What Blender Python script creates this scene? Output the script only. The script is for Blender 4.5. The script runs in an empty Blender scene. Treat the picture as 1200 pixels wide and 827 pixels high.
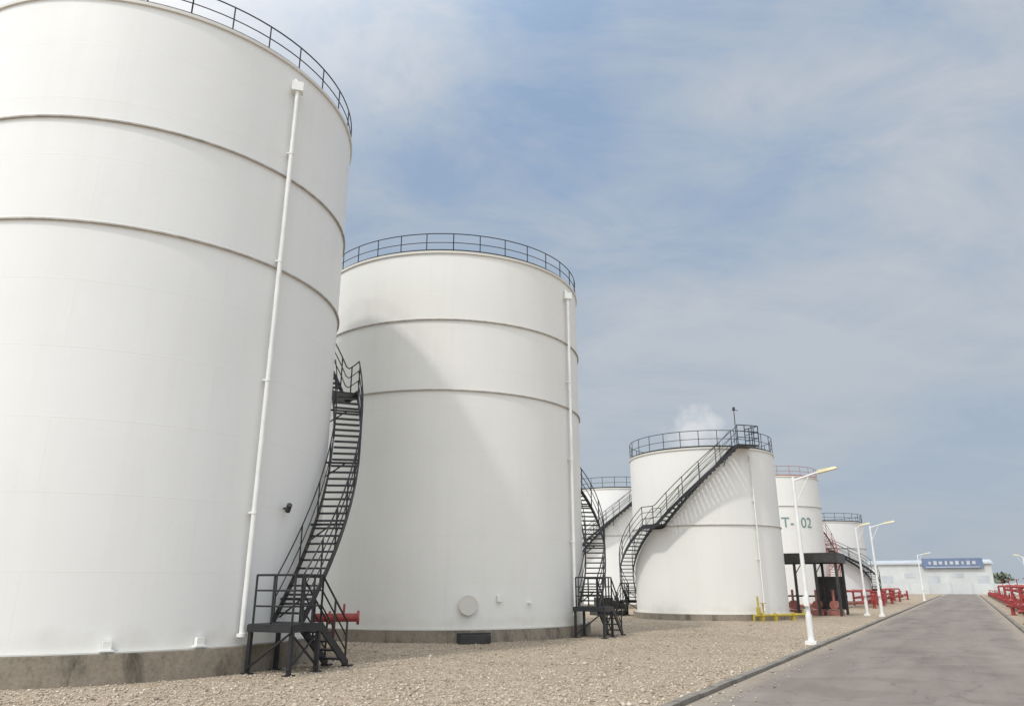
import bpy, bmesh, math, random
import numpy as np
from mathutils import Vector, Matrix
random.seed(7); rng=np.random.default_rng(7)
S=bpy.context.scene
S.view_settings.view_transform='Standard'; S.view_settings.look='None'; S.view_settings.exposure=0
rad=math.radians

# ------------------------------------------------------------ node helpers
def newmat(name):
    m=bpy.data.materials.new(name); m.use_nodes=True
    nt=m.node_tree; b=nt.nodes['Principled BSDF']
    return m,nt,b
def L(nt,a,b): nt.links.new(a,b)
def ramp(nt,src,stops):
    r=nt.nodes.new('ShaderNodeValToRGB'); e=r.color_ramp.elements
    while len(e)<len(stops): e.new(.5)
    for i,(p,c) in enumerate(stops):
        e[i].position=p; e[i].color=(*c,1) if len(c)==3 else c
    L(nt,src,r.inputs[0]); return r
def noise(nt,vec,scale,detail=4,rough=.55,dist=0):
    n=nt.nodes.new('ShaderNodeTexNoise'); n.inputs['Scale'].default_value=scale
    n.inputs['Detail'].default_value=detail; n.inputs['Roughness'].default_value=rough
    n.inputs['Distortion'].default_value=dist
    if vec is not None: L(nt,vec,n.inputs['Vector'])
    return n
def mult(nt,a,b,fac=1.0,mode='MULTIPLY'):
    m=nt.nodes.new('ShaderNodeMix'); m.data_type='RGBA'; m.blend_type=mode; m.inputs[0].default_value=fac
    L(nt,a,m.inputs[6]); L(nt,b,m.inputs[7]); return m.outputs[2]
def mapping(nt,vec,scale=(1,1,1),loc=(0,0,0),rot=(0,0,0)):
    m=nt.nodes.new('ShaderNodeMapping'); m.inputs['Scale'].default_value=scale; m.inputs['Location'].default_value=loc; m.inputs['Rotation'].default_value=rot
    L(nt,vec,m.inputs['Vector']); return m.outputs[0]
def bump(nt,h,b,strength,dist=.02,prev=None):
    n=nt.nodes.new('ShaderNodeBump'); n.inputs['Strength'].default_value=strength; n.inputs['Distance'].default_value=dist
    L(nt,h,n.inputs['Height'])
    if prev is not None: L(nt,prev,n.inputs['Normal'])
    if b is not None: L(nt,n.outputs[0],b.inputs['Normal'])
    return n.outputs[0]
def simple(name,col,rough=.5,var=.25,scale=6,metal=0,bmp=.15):
    m,nt,b=newmat(name); tc=nt.nodes.new('ShaderNodeTexCoord')
    n=noise(nt,tc.outputs['Object'],scale,5)
    lo=tuple(c*(1-var) for c in col); hi=tuple(min(1,c*(1+var*.5)) for c in col)
    r=ramp(nt,n.outputs['Fac'],[(.3,lo),(.7,hi)])
    L(nt,r.outputs[0],b.inputs['Base Color']); b.inputs['Roughness'].default_value=rough; b.inputs['Metallic'].default_value=metal
    n2=noise(nt,tc.outputs['Object'],scale*8,3); bump(nt,n2.outputs['Fac'],b,bmp,.01)
    return m

# ------------------------------------------------------------ materials
def tank_paint(name,col,seed=0):
    m,nt,b=newmat(name)
    uv=nt.nodes.new('ShaderNodeTexCoord').outputs['UV']
    u2=mapping(nt,uv,(1,1,1),(seed*7.3,seed*3.1,0))
    big=ramp(nt,noise(nt,u2,.35,4,.6).outputs['Fac'],[(.3,(.965,.965,.96)),(.7,(1,1,1))])
    stk=ramp(nt,noise(nt,mapping(nt,u2,(2.2,.12,1)),1.0,6,.7).outputs['Fac'],[(.36,(.92,.905,.88)),(.5,(1,1,1))])
    spk=ramp(nt,noise(nt,u2,9,4,.7).outputs['Fac'],[(.28,(.92,.91,.89)),(.42,(1,1,1))])
    base=nt.nodes.new('ShaderNodeRGB'); base.outputs[0].default_value=(*col,1)
    c=mult(nt,base.outputs[0],big.outputs[0]); c=mult(nt,c,stk.outputs[0],.22); c=mult(nt,c,spk.outputs[0],.45)
    br=nt.nodes.new('ShaderNodeTexBrick'); br.inputs['Scale'].default_value=1
    br.inputs['Brick Width'].default_value=6.0; br.inputs['Row Height'].default_value=1.5
    br.inputs['Mortar Size'].default_value=.012; br.inputs['Mortar Smooth'].default_value=.6
    br.inputs['Color1'].default_value=(1,1,1,1); br.inputs['Color2'].default_value=(.985,.985,.98,1); br.inputs['Mortar'].default_value=(.94,.935,.92,1)
    L(nt,uv,br.inputs['Vector'])
    c=mult(nt,c,br.outputs['Color'],.6)
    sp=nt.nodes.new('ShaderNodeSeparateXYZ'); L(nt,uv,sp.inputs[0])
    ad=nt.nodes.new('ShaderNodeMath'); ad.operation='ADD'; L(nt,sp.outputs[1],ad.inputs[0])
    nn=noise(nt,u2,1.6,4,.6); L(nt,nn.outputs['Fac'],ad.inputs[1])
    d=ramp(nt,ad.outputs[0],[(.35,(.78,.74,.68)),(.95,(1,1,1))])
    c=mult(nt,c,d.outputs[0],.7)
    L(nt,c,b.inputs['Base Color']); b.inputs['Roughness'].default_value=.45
    b.inputs['Specular IOR Level'].default_value=.35
    p=bump(nt,noise(nt,u2,.55,2,.5).outputs['Fac'],None,.2,.05)
    bump(nt,br.outputs['Fac'],b,.25,.006,p)
    return m
M_T=[tank_paint('white_tank_paint',(.83,.835,.825),0),tank_paint('white_tank_paint_b',(.83,.825,.79),3)]
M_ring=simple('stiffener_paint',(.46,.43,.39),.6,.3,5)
M_roof=simple('roof_paint',(.7,.69,.66),.6,.15,2)
M_white=simple('white_steel_paint',(.83,.83,.81),.4,.08,3)
M_black=simple('black_steel_paint',(.022,.023,.026),.45,.4,4)
M_dark=simple('dark_steel',(.045,.042,.04),.5,.4,4)
M_red=simple('red_paint',(.34,.05,.045),.5,.35,4)
M_redrail=simple('faded_red_paint',(.40,.15,.12),.5,.3,4)
M_yel=simple('yellow_paint',(.50,.40,.07),.5,.35,4)
M_blue=simple('hazed_blue_sign_paint',(.15,.20,.32),.5,.15,1)  # sign blue with distance haze painted in: colour made paler
M_text=simple('green_lettering',(.18,.31,.31),.6,.2,3)
M_lamp=simple('lamp_housing',(.60,.54,.30),.4,.15,5)
M_wall=simple('pale_render_wall',(.58,.60,.60),.8,.12,.3)
M_metalroof=simple('corrugated_roof',(.50,.53,.56),.6,.15,.5)
M_leaf=simple('hazed_foliage',(.16,.18,.13),.8,.4,1.5)  # leaf green lightened in the colour to imitate haze over distant trees

def concrete(name,col,stain=.6):
    m,nt,b=newmat(name); tc=nt.nodes.new('ShaderNodeTexCoord'); o=tc.outputs['Object']
    a=ramp(nt,noise(nt,mapping(nt,o,(1,1,.5)),1.3,6,.72,.3).outputs['Fac'],[(.34,tuple(c*(1-stain) for c in col)),(.5,tuple(c*.82 for c in col)),(.7,col)])
    f=ramp(nt,noise(nt,o,14,5,.7).outputs['Fac'],[(.3,(.72,.69,.65)),(.65,(1,1,1))])
    L(nt,mult(nt,a.outputs[0],f.outputs[0]),b.inputs['Base Color']); b.inputs['Roughness'].default_value=.9
    bump(nt,noise(nt,o,30,5,.7).outputs['Fac'],b,.5,.015); return m
M_plinth=concrete('plinth_concrete',(.38,.335,.27),.68)
M_kerb=concrete('kerb_concrete',(.30,.275,.245),.5)

def gravel_ground():
    m,nt,b=newmat('gravel_ground'); o=nt.nodes.new('ShaderNodeTexCoord').outputs['Object']
    v=nt.nodes.new('ShaderNodeTexVoronoi'); v.inputs['Scale'].default_value=26; L(nt,o,v.inputs['Vector'])
    bw=nt.nodes.new('ShaderNodeSeparateColor'); L(nt,v.outputs['Color'],bw.inputs[0])
    st=ramp(nt,bw.outputs[0],[(0,(.29,.235,.175)),(.35,(.45,.375,.285)),(.75,(.52,.445,.35)),(1,(.61,.545,.45))])
    gap=ramp(nt,v.outputs['Distance'],[(.35,(1,1,1)),(.75,(.62,.58,.52))])
    big=ramp(nt,noise(nt,o,.22,6,.65,.5).outputs['Fac'],[(.3,(.82,.78,.73)),(.55,(1,.985,.96)),(.75,(1.0,1.0,1.0))])
    mid=ramp(nt,noise(nt,o,1.6,6,.75).outputs['Fac'],[(.32,(.78,.74,.69)),(.55,(1,1,1))])
    fin=ramp(nt,noise(nt,o,7,4,.8).outputs['Fac'],[(.36,(.80,.76,.72)),(.55,(1,1,1))])
    c=mult(nt,st.outputs[0],gap.outputs[0],.7); c=mult(nt,c,big.outputs[0]); c=mult(nt,c,mid.outputs[0]); c=mult(nt,c,fin.outputs[0],.8)
    L(nt,c,b.inputs['Base Color']); b.inputs['Roughness'].default_value=.95
    p=bump(nt,noise(nt,o,.9,6,.65).outputs['Fac'],None,.5,.12)
    inv=nt.nodes.new('ShaderNodeMath'); inv.operation='SUBTRACT'; inv.inputs[0].default_value=1; L(nt,v.outputs['Distance'],inv.inputs[1])
    bump(nt,inv.outputs[0],b,.7,.02,p); return m
M_ground=gravel_ground()
def stone_mat():
    m,nt,b=newmat('gravel_stone'); g=nt.nodes.new('ShaderNodeNewGeometry')
    r=ramp(nt,g.outputs['Random Per Island'],[(0,(.22,.175,.13)),(.25,(.41,.34,.255)),(.75,(.52,.445,.35)),(1,(.66,.60,.52))])
    L(nt,r.outputs[0],b.inputs['Base Color']); b.inputs['Roughness'].default_value=.9; return m
M_stone=stone_mat()
def road_mat():
    m,nt,b=newmat('dusty_road'); tc=nt.nodes.new('ShaderNodeTexCoord'); o=tc.outputs['Object']   # object x=along, y=across
    a=ramp(nt,noise(nt,mapping(nt,o,(.12,.9,1)),1.0,6,.65,.3).outputs['Fac'],[(.3,(.20,.17,.148)),(.5,(.245,.21,.183)),(.72,(.30,.26,.227))])
    f=ramp(nt,noise(nt,o,55,4,.8).outputs['Fac'],[(.3,(.68,.66,.64)),(.6,(1,1,1)),(.75,(1.0,1.0,1.0))])
    p=ramp(nt,noise(nt,o,.45,5,.6,1.0).outputs['Fac'],[(.42,(.86,.85,.84)),(.5,(1,1,1))])
    v=nt.nodes.new('ShaderNodeTexVoronoi'); v.feature='DISTANCE_TO_EDGE'; v.inputs['Scale'].default_value=.33
    w=nt.nodes.new('ShaderNodeVectorMath'); w.operation='ADD'; L(nt,o,w.inputs[0]); L(nt,noise(nt,o,1.2,5,.6).outputs['Color'],w.inputs[1]); L(nt,w.outputs[0],v.inputs['Vector'])
    cr=ramp(nt,v.outputs['Distance'],[(0,(.5,.48,.46)),(.010,(1,1,1))])
    c=mult(nt,a.outputs[0],f.outputs[0]); c=mult(nt,c,p.outputs[0]); c=mult(nt,c,cr.outputs[0],.6)
    sp=nt.nodes.new('ShaderNodeSeparateXYZ'); L(nt,o,sp.inputs[0])
    q=nt.nodes.new('ShaderNodeMath'); q.operation='SUBTRACT'; L(nt,sp.outputs[1],q.inputs[0]); q.inputs[1].default_value=1.22
    ab=nt.nodes.new('ShaderNodeMath'); ab.operation='ABSOLUTE'; L(nt,q.outputs[0],ab.inputs[0])
    ad=nt.nodes.new('ShaderNodeMath'); ad.operation='ADD'; L(nt,ab.outputs[0],ad.inputs[0]); L(nt,noise(nt,o,2.2,6,.7).outputs['Fac'],ad.inputs[1])
    dm=nt.nodes.new('ShaderNodeMapRange'); L(nt,ad.outputs[0],dm.inputs[0]); dm.inputs[1].default_value=2.75; dm.inputs[2].default_value=3.35; dm.inputs[4].default_value=.75
    mxx=nt.nodes.new('ShaderNodeMix'); mxx.data_type='RGBA'; L(nt,dm.outputs[0],mxx.inputs[0]); L(nt,c,mxx.inputs[6]); mxx.inputs[7].default_value=(.37,.31,.24,1)
    L(nt,mxx.outputs[2],b.inputs['Base Color']); b.inputs['Roughness'].default_value=.9
    bump(nt,noise(nt,o,70,4,.8).outputs['Fac'],b,.5,.01); return m
M_road=road_mat()

# ------------------------------------------------------------ mesh builder
class P:
    def __init__(s): s.v=[]; s.f=[]
    def add(s,vs,fs):
        o=len(s.v); s.v+= [tuple(v) for v in vs]; s.f+=[tuple(i+o for i in f) for f in fs]
    def tube(s,p,q,r,n=8,r2=None,cap=True):
        p=Vector(p);q=Vector(q);d=(q-p)
        if d.length<1e-6: return
        d.normalize(); a=d.orthogonal().normalized(); b=d.cross(a); r2=r if r2 is None else r2
        vs=[p+(a*math.cos(t)+b*math.sin(t))*r for t in [2*math.pi*i/n for i in range(n)]]
        vs+=[q+(a*math.cos(t)+b*math.sin(t))*r2 for t in [2*math.pi*i/n for i in range(n)]]
        fs=[(i,(i+1)%n,n+(i+1)%n,n+i) for i in range(n)]
        if cap: fs+=[tuple(range(n-1,-1,-1)),tuple(range(n,2*n))]
        s.add(vs,fs)
    def poly(s,pts,r,n=6):
        for a,b in zip(pts[:-1],pts[1:]): s.tube(a,b,r,n)
    def hexa(s,c):
        s.add(c,[(3,2,1,0),(4,5,6,7),(0,1,5,4),(1,2,6,5),(2,3,7,6),(3,0,4,7)])
    def box(s,c,sx,sy,sz,ang=0):
        c=Vector(c);ca,sa=math.cos(ang),math.sin(ang); vs=[]
        for z in(-1,1):
            for x,y in((-1,-1),(1,-1),(1,1),(-1,1)):
                X=x*sx/2;Y=y*sy/2; vs.append((c.x+X*ca-Y*sa,c.y+X*sa+Y*ca,c.z+z*sz/2))
        s.hexa(vs)
    def bar(s,p,q,th,h):
        p=Vector(p);q=Vector(q);d=(q-p);hd=Vector((d.x,d.y,0))
        if hd.length<1e-5: s.tube(p,q,th); return
        hd.normalize(); n=Vector((-hd.y,hd.x,0))*th/2; u=Vector((0,0,h/2))
        s.hexa([p-n-u,q-n-u,q+n-u,p+n-u,p-n+u,q-n+u,q+n+u,p+n+u])
    def ring(s,c,r0,r1,z0,z1,n=192):
        vs=[]
        for i in range(n):
            t=2*math.pi*i/n; x,y=math.cos(t),math.sin(t)
            for r,z in((r0,z0),(r1,z0),(r1,z1),(r0,z1)): vs.append((c[0]+x*r,c[1]+y*r,z))
        fs=[]
        for i in range(n):
            j=(i+1)%n
            for k in range(4): fs.append((4*i+k,4*j+k,4*j+(k+1)%4,4*i+(k+1)%4))
        s.add(vs,fs)
    def obj(s,name,mat,parent=None,smooth=False,bev=0):
        me=bpy.data.meshes.new(name); me.from_pydata(s.v,[],s.f); me.update()
        ob=bpy.data.objects.new(name,me); S.collection.objects.link(ob); me.materials.append(mat)
        if smooth:
            me.polygons.foreach_set('use_smooth',[True]*len(me.polygons)); 
            try: me.set_sharp_from_angle(angle=rad(40))
            except Exception: pass
        if bev:
            b=ob.modifiers.new('bevel','BEVEL'); b.width=bev; b.segments=2
        if parent: ob.parent=parent
        return ob
def empty(name,loc=(0,0,0)):
    e=bpy.data.objects.new(name,None); S.collection.objects.link(e); e.empty_display_size=.3; return e

def rail(part,pts,h=1.0,every=1,r=.024,mids=(.52,)):
    up=lambda p,z:(p[0],p[1],p[2]+z)
    part.poly([up(p,h) for p in pts],r)
    for m in mids: part.poly([up(p,h*m) for p in pts],r*.8)
    for i in range(0,len(pts),every): part.tube(pts[i],up(pts[i],h),r)

# ------------------------------------------------------------ tank
def storage_tank(C,R,H,pl,bands,stair=None,railmat=None,stairmat=None,mat=0,railh=.75,roof=.07,foot=True,posts=None,sw=.78,plat=1.3,name='storage_tank',brk=9):
    root=empty(name); A0=math.atan2(-C[1],-C[0])
    railmat=railmat or M_black; stairmat=stairmat or M_black
    pt=lambda b,r,z:(C[0]+r*math.cos(A0+rad(b)),C[1]+r*math.sin(A0+rad(b)),z)
    n=192; zs=[pl]+[pl+(H-pl)*k/8 for k in range(1,9)]
    bm=bmesh.new(); uvl=bm.loops.layers.uv.new('UVMap'); rows=[]
    for z in zs: rows.append([bm.verts.new((C[0]+R*math.cos(2*math.pi*i/n),C[1]+R*math.sin(2*math.pi*i/n),z)) for i in range(n)])
    for k in range(len(zs)-1):
        for i in range(n):
            j=(i+1)%n; f=bm.faces.new((rows[k][i],rows[k][j],rows[k+1][j],rows[k+1][i])); f.smooth=True
            for l,(ii,zz) in zip(f.loops,((i,zs[k]),(i+1,zs[k]),(i+1,zs[k+1]),(i,zs[k+1]))): l[uvl].uv=(2*math.pi*R*ii/n,zz-pl)
    me=bpy.data.meshes.new('shell'); bm.to_mesh(me); bm.free(); me.materials.append(M_T[mat])
    o=bpy.data.objects.new('shell',me); S.collection.objects.link(o); o.parent=root
    p=P(); vs=[(C[0],C[1],H+R*roof)]
    for r,z in((R*.5,H+R*roof*.62),(R-.003,H+.01)):
        vs+=[(C[0]+r*math.cos(2*math.pi*i/n),C[1]+r*math.sin(2*math.pi*i/n),z) for i in range(n)]
    fs=[(0,1+i,1+(i+1)%n) for i in range(n)]+[(1+i,1+n+i,1+n+(i+1)%n,1+(i+1)%n) for i in range(n)]
    p.add(vs,fs); p.obj('roof',M_roof,root,True)
    p=P(); p.ring(C,R+.004,R+.055,H-.06,H+.03); p.ring(C,R+.003,R+.12,pl+.005,pl+.035)
    p.obj('rim_and_base_flange',M_T[mat],root,False)
    p=P()
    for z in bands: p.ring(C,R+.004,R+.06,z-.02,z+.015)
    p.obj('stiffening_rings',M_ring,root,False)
    p=P(); p.ring(C,R-1,R+.24,-.2,pl); p.obj('plinth',M_plinth,root,False,)
    p=P(); np_=posts or int(2*math.pi*R/1.05); sub=3
    pts=[pt(360*i/(np_*sub),R-.02,H+.03) for i in range(np_*sub+1)]
    rail(p,pts,railh,sub,.02,(.5,)); p.ring(C,R-.06,R-.04,H+.03,H+.13,96); p.obj('top_railing',railmat,root)
    if stair:
        p=P(); ri=R+.13; ro=ri+sw
        bs=[k[0] for k in stair]; zz=[k[1] for k in stair]; sgn=1 if bs[-1]>bs[0] else -1
        def zf(b):
            for (b0,z0),(b1,z1) in zip(stair[:-1],stair[1:]):
                if (b-b0)*(b-b1)<=1e-9: return z0+(z1-z0)*(b-b0)/(b1-b0)
            return zz[-1]
        b=bs[0]; bl=[]
        while (bs[-1]-b)*sgn>0:
            bl.append(b); z=zf(b); s2=zf(b+sgn*.5)-z
            d= 2.2 if abs(s2)<1e-4 else min(.20/abs(s2)*.5, 3.5)
            b1=b+sgn*d*.92
            q=[pt(b,ri+.03,z),pt(b,ro-.03,z),pt(b1,ro-.03,z),pt(b1,ri+.03,z)]
            q=q if sgn>0 else q[::-1]
            p.hexa([(x,y,h-.045) for x,y,h in q]+[(x,y,h) for x,y,h in q])
            b+=sgn*d
        bl.append(bs[-1])
        for r in(ri,ro):
            pts=[pt(b,r,zf(b)-.03) for b in bl]
            for a,c in zip(pts[:-1],pts[1:]): p.bar(a,c,.035,.22)
        rail(p,[pt(b,ro,zf(b)+.05) for b in bl],1.0,4,.022,(.35,.68))
        rail(p,[pt(b,ri+.02,zf(b)+.05) for b in bl],.95,6,.018,(.5,))
        for b in bl[3::brk]:
            z=zf(b)-.12; p.tube(pt(b,R,z),pt(b,ro,z),.03); p.tube(pt(b,R,z-.4),pt(b,ri+sw*.5,z-.02),.02)
        if zz[-1]>H-.6:
            e=bs[-1]; w=sgn*math.degrees(plat/R); 
            q=[pt(e,R-.3,H+.06),pt(e,ro,H+.06),pt(e+w,ro,H+.06),pt(e+w,R-.3,H+.06)]
            if sgn<0:q=q[::-1]
            p.hexa([(x,y,h-.08) for x,y,h in q]+q)
            rail(p,[pt(e+w*k/3,ro,H+.06) for k in range(4)],1.05,1,.026,(.35,.68))
            rail(p,[pt(e+w,ro-k*.35,H+.06) for k in range(4)],1.05,1,.026,(.35,.68))
        if foot:
            z0=zz[0]; th=A0+rad(bs[0]); er=Vector((math.cos(th),math.sin(th),0)); et=Vector((-math.sin(th),math.cos(th),0))*sgn
            W=lambda r,t,z: Vector((C[0],C[1],0))+er*r+et*t+Vector((0,0,z))
            a,bb,t0,t1=R+.3,R+1.45,-1.0,.02
            q=[W(a,t0,z0),W(bb,t0,z0),W(bb,t1,z0),W(a,t1,z0)]
            if sgn<0:q=q[::-1]
            p.hexa([v-Vector((0,0,.05)) for v in q]+q)
            for u,v in zip(q,q[1:]+q[:1]): p.bar(u-Vector((0,0,.09)),v-Vector((0,0,.09)),.05,.14)
            for r in(a+.05,bb-.03):
                for t in(t0+.05,t1-.05): p.box(W(r,t,(z0-.1)/2),.08,.08,z0-.1,th); p.box(W(r,t,.01),.2,.2,.03,th)
            p.tube(W(bb-.03,t0,.1),W(bb-.03,t1,z0-.15),.025); p.tube(W(bb-.03,t1,.1),W(bb-.03,t0,z0-.15),.025); p.tube(W(a+.05,t0,.1),W(bb,t0,z0-.15),.025)
            rail(p,[W(a+.1,t0+.03,z0),W((a+bb)/2,t0+.03,z0),W(bb-.03,t0+.03,z0),W(bb-.03,t0+.36,z0),W(bb-.03,t0+.70,z0),W(bb-.03,t1,z0)],1.0,1,.025,(.36,.68))
            run=z0*1.05; ns=max(3,int(z0/.19)); r0,r1=R+.86,R+1.42
            for k in range(1,ns):
                t=t1+run*k/ns; z=z0*(1-k/ns); q=[W(r0,t-.02,z),W(r1,t-.02,z),W(r1,t+.24,z),W(r0,t+.24,z)]
                if sgn<0:q=q[::-1]
                p.hexa([v-Vector((0,0,.04)) for v in q]+q)
            for r in(r0,r1):
                p.bar(W(r,t1,z0-.05),W(r,t1+run+.1,.03),.045,.22)
                rail(p,[W(r,t1+run*k/2,z0*(1-k/2)+.02) for k in range(3)],.95,1,.025,(.36,.68))
                p.box(W(r,t1+run+.1,.02),.2,.2,.04,th)
        p.obj('access_stairs',stairmat,root)
    return root,pt,A0

def downpipe(root,pt,R,b,z0,z1,r=.06,head=.3):
    p=P(); p.tube(pt(b,R+.17,z0),pt(b,R+.17,z1),r,16)
    p.tube(pt(b,R+.17,z1),pt(b-.3,R+.05,z1+.22),r,16)
    z=z0+2.6
    while z<z1-1: 
        p.box(pt(b,R+.08,z),.10,.16,.04,0); p.tube(pt(b,R+.17,z-.03),pt(b,R+.17,z+.03),r*1.2,16); z+=3.1
    p.box(pt(b,R+.15,z1-.05),head,head*.8,head*.9,.3)
    p.tube(pt(b,R+.17,z0-.02),pt(b,R+.17,z0+.05),r*1.8,16)
    p.tube(pt(b+1.3,R+.06,z0+.4),pt(b+1.3,R+.06,z1-.3),.015,6)
    p.obj('foam_riser_pipe',M_white,root,True)

def manhole(root,pt,R,b,z,r,mat=None):
    p=P(); p.tube(pt(b,R-.05,z),pt(b,R+.10,z),r,32); p.tube(pt(b,R+.105,z),pt(b,R+.14,z),r*1.2,32)
    for k in range(14):
        t=2*math.pi*k/14; q=Vector(pt(b,R+.14,z)); q2=Vector(pt(b,R+.17,z)); n=(q2-q).normalized(); s=Vector((-n.y,n.x,0))
        o=s*math.cos(t)*r*1.08+Vector((0,0,1))*math.sin(t)*r*1.08; p.tube(q+o,q2+o,.02,6)
    p.obj('manhole_cover',mat or M_T[0],root,False)

R1=5.45; t1,pt1,a01=storage_tank((-10.63,19.83),R1,15.4,.54,[12.0,9.4],[(40,1.0),(88,7.6),(98,7.6),(158,15.3)],posts=34)
downpipe(t1,pt1,R1,30.5,.75,14.75)
p=P()
for b in(3,21): 
    p.box(pt1(b,R1+.08,.68),.12,.16,.18,a01+rad(b)); p.box(pt1(b,R1+.08,.595),.2,.24,.03,a01+rad(b))
p.obj('anchor_lugs',M_white,t1)
p=P(); p.tube(pt1(42,R1,3.55),pt1(42,R1+.16,3.55),.025); p.tube(pt1(42,R1+.12,3.48),pt1(41,R1+.24,3.62),.065,16); p.obj('level_gauge',M_dark,t1,True)
p=P(); p.tube(pt1(74,R1-.02,.95),pt1(74,R1+1.15,.95),.11,20); p.tube(pt1(74,R1+.35,.95),pt1(74,R1+.41,.95),.17,20); p.tube(pt1(74,R1+1.1,.95),pt1(74,R1+1.17,.95),.18,20); p.tube(pt1(74,R1+.75,.95),pt1(74,R1+.75,1.3),.03); p.tube(pt1(74,R1+.5,.15),pt1(74,R1+.5,.9),.05)
p.obj('red_inlet_nozzle',M_red,t1,True)
R2=5.62; t2,pt2,a02=storage_tank((-2.74,31.28),R2,13.95,.37,[11.2,8.5],[(60,1.05),(112,6.1),(205,13.9)],posts=34,mat=1)
downpipe(t2,pt2,R2,56,.75,13.3)
manhole(t2,pt2,R2,8,1.15,.27,M_T[1])
p=P(); p.box(pt2(19,R2+.07,1.35),.10,.16,.2,a02+rad(19)); p.tube(pt2(31,R2,1.2),pt2(31,R2+.2,1.2),.05); p.obj('instrument_box',M_white,t2)
p=P(); p.box(pt2(9,R2+.62,.14),.6,1.0,.28,a02+rad(9)); p.box(pt2(9,R2+.62,.31),.2,1.1,.05,a02+rad(9)); p.obj('drain_sump',M_dark,t2,bev=.01)
R3=4.25; t3,pt3,_=storage_tank((11.54,44.94),R3,9.1,.3,[4.9],[(-108,.9),(-41,4.9),(-31,4.9),(24,9.1)],railh=.95,mat=1,posts=26,plat=1.1,brk=40)
p=P(); p.tube(pt3(33,R3-.4,9.1),pt3(33,R3-.4,11.4),.025); p.tube(pt3(31,R3-.4,11.35),pt3(36,R3-.3,11.35),.02); p.box(pt3(33,R3-.4,11.45),.12,.12,.18)
p.obj('antenna_mast',M_dark,t3)
downpipe(t3,pt3,R3,38,.5,8.5,.035,.15)
t4,pt4,_=storage_tank((9.07,65.4),4.2,9.4,.3,[5.6],[(-95,.9),(35,9.35)],railh=.9,posts=26,foot=False)
t5,pt5,_=storage_tank((22.2,64.8),4.25,10.3,.3,[7.9],[(60,1.0),(168,10.2)],railmat=M_redrail,stairmat=M_redrail,railh=.8,posts=26,foot=False,mat=1)
t6,pt6,_=storage_tank((31.5,78.4),4.6,7.7,.3,[5.2],[(100,1.3),(-50,7.6)],railh=.8,posts=28,foot=False)
cu=bpy.data.curves.new('txt','FONT'); cu.body='T-102'; cu.size=1.15; cu.align_x='CENTER'
to=bpy.data.objects.new('txt',cu); S.collection.objects.link(to); bpy.context.view_layer.update()
me=bpy.data.meshes.new_from_object(to.evaluated_get(bpy.context.evaluated_depsgraph_get())); bpy.data.objects.remove(to)
bm=bmesh.new(); bm.from_mesh(me); bmesh.ops.triangulate(bm,faces=bm.faces); bmesh.ops.subdivide_edges(bm,edges=bm.edges[:],cuts=2,use_grid_fill=True)
for v in bm.verts: v.co=Vector(pt5(31+math.degrees(v.co.x/4.28),4.25+.03,6.2+v.co.y))
bm.to_mesh(me); bm.free(); me.materials.clear(); me.materials.append(M_text)
to=bpy.data.objects.new('tank_number',me); S.collection.objects.link(to); to.parent=t5

# ------------------------------------------------------------ ground, road
dx,dy=.509,.861; RA=math.atan2(dy,dx)
RW=lambda s,p,z=0:(s*dx+p*dy, s*dy-p*dx, z)
def sheet(name,x0,x1,y0,y1,z,mat,nx=1,ny=1,rot=None):
    v=[];f=[]
    for j in range(ny+1):
        for i in range(nx+1): v.append((x0+(x1-x0)*i/nx,y0+(y1-y0)*j/ny,0))
    for j in range(ny):
        for i in range(nx): a=j*(nx+1)+i; f.append((a,a+1,a+nx+2,a+nx+1))
    me=bpy.data.meshes.new(name); me.from_pydata(v,[],f); me.materials.append(mat)
    o=bpy.data.objects.new(name,me); S.collection.objects.link(o); o.location=(0,0,z)
    if rot: o.rotation_euler[2]=rot
    return o
sheet('ground',-1500,1500,-1500,1500,0,M_ground)
road=sheet('road',-60,190,-1.6,4.05,.012,M_road,rot=RA)
def kerb(p0,p1,name,h,s0=-10,s1=150):
    k=P(); s=s0
    while s<s1:
        l=1.0 if s<60 else 4; c=RW(s+l/2,(p0+p1)/2+random.uniform(-.006,.006),h/2-.02+random.uniform(-.008,.008)); k.box(c,l-.015,abs(p1-p0),h+.04,RA+random.uniform(-.006,.006)); s+=l
    k.obj(name,M_kerb)
kerb(-4.22,-4.07,'kerb',.08); kerb(1.62,1.78,'kerb',.10)

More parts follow.
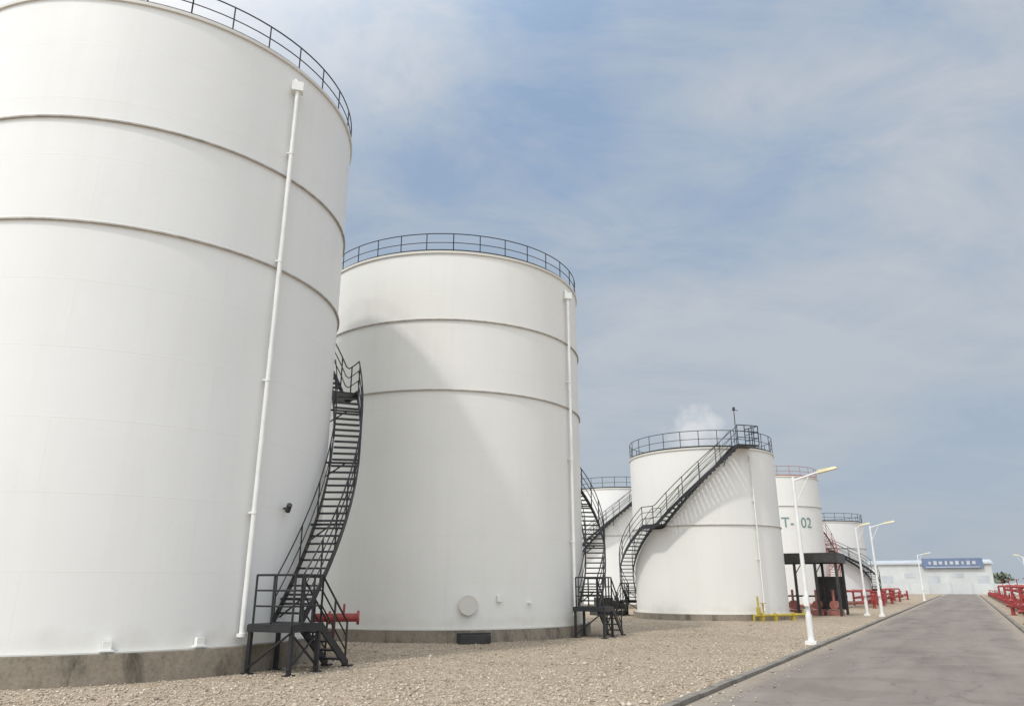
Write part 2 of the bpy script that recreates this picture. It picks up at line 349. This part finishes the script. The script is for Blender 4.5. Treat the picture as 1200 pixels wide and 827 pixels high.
def stones(n):
    az=rng.uniform(rad(-36),rad(29),n*2); u=rng.random(n*2); d=9*(42/9)**u
    x=d*np.sin(az); y=d*np.cos(az); p=x*dy-y*dx
    ok=(p<-4.25)
    stray=(p>=-4.0)&(p<-4.0+.9*rng.random(n*2)**3)&(rng.random(n*2)<.35)
    ok|=stray
    for cx,cy,r in((-10.63,19.83,R1+.26),(-2.74,31.28,R2+.26)): ok&=((x-cx)**2+(y-cy)**2>r*r)
    x=x[ok][:n];y=y[ok][:n];m=len(x)
    base=np.array([(1,0,0),(0,1,0),(-1,0,0),(0,-1,0),(0,0,1),(0,0,-1)],float)
    sz=rng.lognormal(math.log(.0155),.42,m); a=rng.uniform(0,6.28,m)
    V=base[None]*(sz[:,None,None]*rng.uniform(.6,1.35,(m,6,1)))
    V[:,:,2]*=.65; ca,sa=np.cos(a)[:,None],np.sin(a)[:,None]
    pr=(x*dy-y*dx)>-4.05
    X=V[:,:,0]*ca-V[:,:,1]*sa+x[:,None]; Y=V[:,:,0]*sa+V[:,:,1]*ca+y[:,None]; Z=V[:,:,2]+(sz*.25+np.where(pr,.014,0))[:,None]
    vs=np.stack([X,Y,Z],-1).reshape(-1,3)
    F=np.array([(0,1,4),(1,2,4),(2,3,4),(3,0,4),(1,0,5),(2,1,5),(3,2,5),(0,3,5)]); fs=(F[None]+6*np.arange(m)[:,None,None]).reshape(-1,3)
    me=bpy.data.meshes.new('gravel'); me.vertices.add(len(vs)); me.vertices.foreach_set('co',vs.ravel())
    me.loops.add(len(fs)*3); me.loops.foreach_set('vertex_index',fs.ravel()); me.polygons.add(len(fs))
    me.polygons.foreach_set('loop_start',np.arange(0,len(fs)*3,3)); me.update(calc_edges=True); me.validate()
    me.materials.append(M_stone); o=bpy.data.objects.new('gravel',me); S.collection.objects.link(o)
stones(60000)

# ------------------------------------------------------------ street lamps
def street_lamp(s,p,h=5.25,side=1,arm=.85):
    r=empty('street_lamp'); b=Vector(RW(s,p)); k=P()
    k.tube(b+Vector((0,0,.02)),b+Vector((0,0,h)),.08,16,.05); k.box(b+Vector((0,0,.05)),.34,.34,.12,RA); k.tube(b+Vector((0,0,.1)),b+Vector((0,0,.9)),.10,16)
    e=Vector((dy,-dx,0))*side; pts=[b+Vector((0,0,h-.12)), b+e*(arm)+Vector((0,0,h+.12))]
    k.poly(pts,.032,10); k.tube(b+Vector((0,0,h-.9)),b+e*.5+Vector((0,0,h-.0)),.016,6)
    k.box(b+Vector((.0,0,1.3))-Vector((dx,dy,0))*.12,.1,.16,.3,RA)
    k.obj('pole',M_white,r,True)
    q=P(); c=b+e*(arm+.26)+Vector((0,0,h+.17)); q.hexa([c+e*x*.32+Vector((dx,dy,0))*y*.12+Vector((0,0,z+.06*x)) for x,y,z in((-1,-1,-.05),(1,-.7,-.04),(1,.7,-.04),(-1,1,-.05),(-.9,-.7,.06),(.8,-.4,.04),(.8,.4,.04),(-.9,.7,.06))])
    q.obj('lamp_head',M_lamp,r)
for s_,p_ in((26.2,-4.5),(51,-4.6),(51.9,-5.5),(104,-4.6)): street_lamp(s_,p_,arm=.85 if s_!=51.9 else .3)
street_lamp(96,5.5,h=4.6,side=-1,arm=.3)

# ------------------------------------------------------------ pump shelter
r=empty('pump_shelter'); c=Vector((18.85,48.6,0)); a=RA-math.pi/2
X=Vector((math.cos(a),math.sin(a),0)); Y=Vector((-math.sin(a),math.cos(a),0)); k=P()
k.box(c+Vector((0,0,3.62)),4.0,3.4,.10,a)
for s in(-1,1): k.box(c+Y*s*1.66+Vector((0,0,3.32)),4.0,.08,.48,a); k.box(c+X*s*1.96+Vector((0,0,3.32)),.08,3.2,.48,a)
for x in(-1.8,-.6,.6,1.8):
    for y in(-1.4,1.4): k.box(c+X*x+Y*y+Vector((0,0,1.7)),.15,.15,3.4,a)
    k.tube(c+X*x+Y*-1.4+Vector((0,0,2.4)),c+X*x+Y*1.4+Vector((0,0,3.2)),.03)
k.box(c+Y*1.4+Vector((0,0,1.1)),3.8,.06,.1,a); k.box(c+Y*1.5+X*.9+Vector((0,0,1.3)),1.7,.06,2.0,a)
k.obj('frame',M_dark,r)
k=P()
for x in(-1.1,.3,1.3):
    k.box(c+X*x+Vector((0,0,.15)),.8,1.4,.3,a); k.tube(c+X*x-Y*.5+Vector((0,0,.6)),c+X*x+Y*.4+Vector((0,0,.6)),.26,20); k.tube(c+X*x-Y*.3+Vector((0,0,.6)),c+X*x-Y*.3+Vector((0,0,1.5)),.08)
k.obj('pumps',M_redrail,r,True)

k=P(); A=Vector((12.4,39.9,.28)); B=Vector((15.7,41.7,.28)); C_=Vector((17.4,46.5,.28))
k.poly([A,B,C_],.07,14); D=(B-A).normalized()
for t in(.15,.4,.75): q=A.lerp(B,t); k.tube(q-D*.05,q+D*.05,.13,18); k.box(q-Vector((0,0,.18)),.14,.24,.2,.4)
q=A+D*.7; k.tube(q,q+Vector((0,0,.6)),.04,10); k.tube(q+Vector((0,0,.58)),q+Vector((0,0,.62)),.16,18)
k.tube(A,A+Vector((0,0,-.3)),.07,14); q=A+D*.35; k.tube(q,q+Vector((0,0,.4)),.11,14); k.tube(q+Vector((0,0,.4)),q+Vector((0,0,.95)),.05,12)
k.obj('yellow_pipeline',M_yel,None,True)
k=P(); c=Vector((6.0,48.5,0)); k.box(c+Vector((0,0,.12)),2.0,1.2,.24,.3); k.box(c+Vector((-.3,0,.65)),.9,.8,.8,.3); k.tube(c+Vector((.2,0,.6)),c+Vector((1.0,.2,.6)),.25,18); k.tube(c+Vector((.6,0,.6)),c+Vector((.6,0,1.2)),.05)
k.obj('pump_skid',M_dark,None,False,.02)

# ------------------------------------------------------------ red fire piping
def hydrant(k,s,p,h=.95,z0=0):
    b=Vector(RW(s,p,z0)); k.tube(b,b+Vector((0,0,h)),.11,14); k.tube(b+Vector((0,0,h)),b+Vector((0,0,h+.12)),.15,14,.06); k.tube(b,b+Vector((0,0,.05)),.2,14)
    d=Vector((dx,dy,0)); e=Vector((dy,-dx,0))
    for v in(d,-d,-e): k.tube(b+Vector((0,0,h*.68)),b+v*.28+Vector((0,0,h*.68)),.07,12); k.tube(b+v*.24+Vector((0,0,h*.68)),b+v*.3+Vector((0,0,h*.68)),.1,12)
def valve(k,s,p,z,r=.13):
    b=Vector(RW(s,p,z)); d=Vector((dx,dy,0))
    for t in(-.25,.25): k.tube(b+d*(t-.03),b+d*(t+.03),r*1.7,16)
    k.tube(b-d*.12,b+d*.12,r*1.45,14); k.tube(b,b+Vector((0,0,.62)),.035,8); k.tube(b+Vector((0,0,.55)),b+Vector((0,0,.58)),.2,16)
root=empty('fire_water_manifold')
k=P()
for p_,z_,s0,s1,r_ in((2.9,.42,38,150,.17),(3.6,.42,36,150,.14),(4.3,1.2,46,120,.10)):
    k.tube(RW(s0,p_,z_),RW(s1,p_,z_),r_,16)
    for s in np.arange(s0+1,s1,9.5): valve(k,s,p_,z_,r_)
    s=s0
    while s<min(s1,130): k.tube(RW(s,p_,z_),RW(s+.06,p_,z_),r_*1.6,16); s+=4.3
k.tube(RW(38,2.9,.42),RW(38,2.9,-.1),.17,16); k.tube(RW(36,3.6,.42),RW(36,3.6,-.1),.14,16)
for s in(45.5,52,60,71,84,99):
    k.poly([RW(s,2.9,.42),RW(s,2.9,1.65),RW(s,5.0,1.65),RW(s,5.0,0)],.10,12); k.tube(RW(s,3.3,1.65),RW(s,3.4,1.65),.18,14); k.tube(RW(s,3.35,1.65),RW(s,3.35,2.2),.03); k.tube(RW(s,3.35,2.15),RW(s,3.35,2.2),.18,14)
for s in(38.6,44,57): hydrant(k,s,2.2,.85)
k.obj('red_pipes',M_red,root,True)
k=P()
for s in np.arange(42,150,4.6): k.box(RW(s,3.6,.13),.22,1.9,.26,RA)
k.obj('pipe_supports',M_kerb,root)
root=empty('fire_hose_station'); k=P()
k.tube(RW(66,-7.4,.45),RW(118,-7.4,.45),.13,14); k.tube(RW(70,-8.3,.75),RW(118,-8.3,.75),.1,14)
for s in(68,76,85,95,108):
    hydrant(k,s,-6.6,1.0); valve(k,s+2,-7.4,.45); k.poly([RW(s,-7.4,.45),RW(s,-7.4,1.3),RW(s,-9,1.3),RW(s,-9,0)],.09,10)
for s in(72,80,90): k.box(RW(s,-6.9,.7),.9,.5,1.0,RA); k.box(RW(s,-6.9,1.24),1.0,.6,.08,RA)
k.obj('red_pipes',M_red,root,True)
k=P(); k.tube((14.5,50,.35),(25,60,.35),.11,12); k.tube((25,60,.35),(33,70.5,.35),.11,12)
for t in np.linspace(0,1,8): q=Vector((14.5,50,.12)).lerp(Vector((25,60,.12)),t); k.box(q,.25,.25,.3,.7); k.tube(q+Vector((0,0,.22)),q+Vector((.06,.06,.22)),.17,12)
k.obj('red_pipeline',M_redrail,None,True)

# ------------------------------------------------------------ far warehouse, wall, mast, trees
r=empty('warehouse'); c=Vector((101,190,0)); a=-rad(28.5)
X=Vector((math.cos(a),math.sin(a),0)); Y=Vector((-math.sin(a),math.cos(a),0))
k=P(); k.box(c+Vector((0,0,3.2)),30,14,6.4,a); k.obj('walls',M_wall,r)
k=P(); q=[(-15.4,-7.4,6.41),(15.4,-7.4,6.41),(15.4,7.4,6.41),(-15.4,7.4,6.41),(-15.4,-7.4,6.7),(15.4,-7.4,6.7),(15.4,7.4,6.7),(-15.4,7.4,6.7)]
k.hexa([c+X*x+Y*y+Vector((0,0,z)) for x,y,z in q])
k.add([c+X*x+Y*y+Vector((0,0,z)) for x,y,z in((-15.4,-7.4,6.71),(15.4,-7.4,6.71),(15.4,0,7.6),(-15.4,0,7.6),(-15.4,7.4,6.71),(15.4,7.4,6.71))],[(0,1,2,3),(3,2,5,4),(0,3,4),(1,5,2)])
k.obj('roof',M_metalroof,r)
k=P(); k.box(c+X*7.2-Y*7.55+Vector((0,0,6.6)),12.5,.12,2.3,a); k.obj('fascia_sign',M_blue,r)
k=P()
for i in range(9): k.box(c+X*(2.6+i*1.13)-Y*7.66+Vector((0,0,6.7)),.7 if i%3 else .45,.06,.9 if i%2 else .7,a)
k.box(c+X*7.2-Y*7.66+Vector((0,0,5.75)),11,.06,.18,a); k.obj('sign_marks',M_metalroof,r)
k=P()
for x in(-12,-7,-2,3,8,13): k.box(c+X*x-Y*7.02+Vector((0,0,2.0 if x%2 else 3.9)),2.4,.08,3.6 if x%2 else 1.0,a)
k.obj('doors_and_windows',M_metalroof,r)
k=P(); A=Vector((60,165,0)); B=Vector((165,125,0)); n=30
for i in range(n):
    u=A.lerp(B,i/n); v=A.lerp(B,(i+.985)/n); k.bar(u+Vector((0,0,1.0)),v+Vector((0,0,1.0)),.2,2.0); k.box(u+Vector((0,0,1.1)),.4,.4,2.2)
k.obj('perimeter_wall',M_wall)
k=P(); b=Vector(RW(62,4.9)); k.tube(b,b+Vector((0,0,8.0)),.09,12,.05); k.box(b+Vector((0,0,8.1)),.9,.3,.4,RA); k.obj('floodlight_mast',M_dark,None)
def trees():
    k=P()
    for i in range(26):
        t=i/25; c=Vector((95,215,0)).lerp(Vector((215,140,0)),t)+Vector((rng.uniform(-4,4),rng.uniform(-4,4),0)); h=rng.uniform(3.5,5.5)
        k.tube(c,c+Vector((0,0,h*.7)),.22,6,.08)
        for j in range(170):
            d=Vector(rng.normal(0,1,3)).normalized()*rng.random()**.5; o=c+Vector((d.x*2.6,d.y*2.6,h*.68+d.z*h*.32)); s=rng.uniform(.3,.75)
            a_=Vector(rng.normal(0,1,3)).normalized()*s; b_=a_.orthogonal().normalized()*s; k.add([o-a_,o+b_,o+a_*.9,o-b_],[(0,1,2,3)])
    k.obj('distant_trees',M_leaf)
trees()

# ------------------------------------------------------------ light and sky
el=rad(54); saz=rad(43)
ld=Vector((math.sin(saz)*math.cos(el),math.cos(saz)*math.cos(el),-math.sin(el)))
su=bpy.data.lights.new('sun','SUN'); su.energy=1.65; su.angle=rad(3.0); su.color=(1,.95,.86)
so=bpy.data.objects.new('sun',su); S.collection.objects.link(so); so.rotation_euler=ld.to_track_quat('-Z','Y').to_euler(); so.location=(-20,-20,40)
w=bpy.data.worlds.new('World'); S.world=w; w.use_nodes=True; nt=w.node_tree; bg=nt.nodes['Background']; bg.inputs['Strength'].default_value=.1
sky=nt.nodes.new('ShaderNodeTexSky'); sky.sky_type='NISHITA'; sky.sun_disc=False; sky.sun_elevation=el; sky.sun_rotation=saz+math.pi; sky.air_density=1.2; sky.dust_density=3.0
g=nt.nodes.new('ShaderNodeTexCoord').outputs['Generated']
sx=nt.nodes.new('ShaderNodeSeparateXYZ'); L(nt,g,sx.inputs[0])
def MA(op,a,b=None,c=None):
    m=nt.nodes.new('ShaderNodeMath'); m.operation=op
    for i,v in enumerate((a,b,c)):
        if v is None: continue
        if isinstance(v,(int,float)): m.inputs[i].default_value=v
        else: L(nt,v,m.inputs[i])
    return m.outputs[0]
zc=MA('ADD',MA('MAXIMUM',sx.outputs[2],0.0),.26)
cb=nt.nodes.new('ShaderNodeCombineXYZ'); L(nt,MA('DIVIDE',sx.outputs[0],zc),cb.inputs[0]); L(nt,MA('DIVIDE',sx.outputs[1],zc),cb.inputs[1])
n1=noise(nt,mapping(nt,cb.outputs[0],(1.0,.8,1),(3.3,1.2,0)),.85,6,.55,.3)
n2=noise(nt,mapping(nt,cb.outputs[0],(1.2,2.0,1),(8.3,5.2,0),(0,0,-.5)),2.4,9,.64,.5)
f=MA('ADD',MA('MULTIPLY',n1.outputs['Fac'],.68),MA('MULTIPLY',n2.outputs['Fac'],.32))
haze=nt.nodes.new('ShaderNodeMapRange'); L(nt,sx.outputs[2],haze.inputs[0]); haze.inputs[1].default_value=.02; haze.inputs[2].default_value=.6; haze.inputs[3].default_value=.88; haze.inputs[4].default_value=0
cl=ramp(nt,f,[(.40,(3.0,4.15,5.9)),(.455,(3.9,4.8,6.1)),(.51,(4.75,5.35,6.2)),(.58,(5.7,6.05,6.6))])
mx=nt.nodes.new('ShaderNodeMix'); mx.data_type='RGBA'; L(nt,haze.outputs[0],mx.inputs[0]); L(nt,cl.outputs[0],mx.inputs[6]); mx.inputs[7].default_value=(4.35,4.95,5.6,1)
mn=nt.nodes.new('ShaderNodeMix'); mn.data_type='RGBA'; mn.inputs[0].default_value=.05; L(nt,mx.outputs[2],mn.inputs[6]); L(nt,sky.outputs[0],mn.inputs[7])
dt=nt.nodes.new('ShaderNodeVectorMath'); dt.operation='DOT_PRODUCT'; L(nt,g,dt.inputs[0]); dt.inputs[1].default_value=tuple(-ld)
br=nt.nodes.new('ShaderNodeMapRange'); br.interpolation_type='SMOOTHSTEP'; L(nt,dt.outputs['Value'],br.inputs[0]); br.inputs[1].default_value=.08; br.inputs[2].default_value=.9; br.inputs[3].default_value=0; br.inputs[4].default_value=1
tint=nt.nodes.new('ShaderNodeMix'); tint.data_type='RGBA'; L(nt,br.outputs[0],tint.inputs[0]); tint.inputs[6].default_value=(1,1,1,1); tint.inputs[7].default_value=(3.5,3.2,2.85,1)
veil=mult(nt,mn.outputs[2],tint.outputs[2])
cd=Vector((.25,.982,.2003)).normalized()
ds=nt.nodes.new('ShaderNodeVectorMath'); ds.operation='DISTANCE'; L(nt,mapping(nt,g,(1,1,1.25),(0,0,-.25*cd.z)),ds.inputs[0]); ds.inputs[1].default_value=tuple(cd)
nz=noise(nt,g,26,6,.65); pf=MA('ADD',ds.outputs['Value'],MA('MULTIPLY',MA('SUBTRACT',nz.outputs['Fac'],.5),.09))
pm=nt.nodes.new('ShaderNodeMapRange'); pm.interpolation_type='SMOOTHSTEP'; L(nt,pf,pm.inputs[0]); pm.inputs[1].default_value=.010; pm.inputs[2].default_value=.046; pm.inputs[3].default_value=.75; pm.inputs[4].default_value=0
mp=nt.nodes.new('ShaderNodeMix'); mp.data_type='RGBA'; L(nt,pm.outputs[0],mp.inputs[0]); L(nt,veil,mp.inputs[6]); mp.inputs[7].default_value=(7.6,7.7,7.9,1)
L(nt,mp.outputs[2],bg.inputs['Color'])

cam=bpy.data.cameras.new('camera'); co=bpy.data.objects.new('camera',cam); S.collection.objects.link(co); S.camera=co
cam.sensor_width=36; cam.lens=25.8; cam.clip_end=4000; cam.clip_start=.1
co.location=(0,0,1.8); co.rotation_euler=(rad(107.5),0,0)
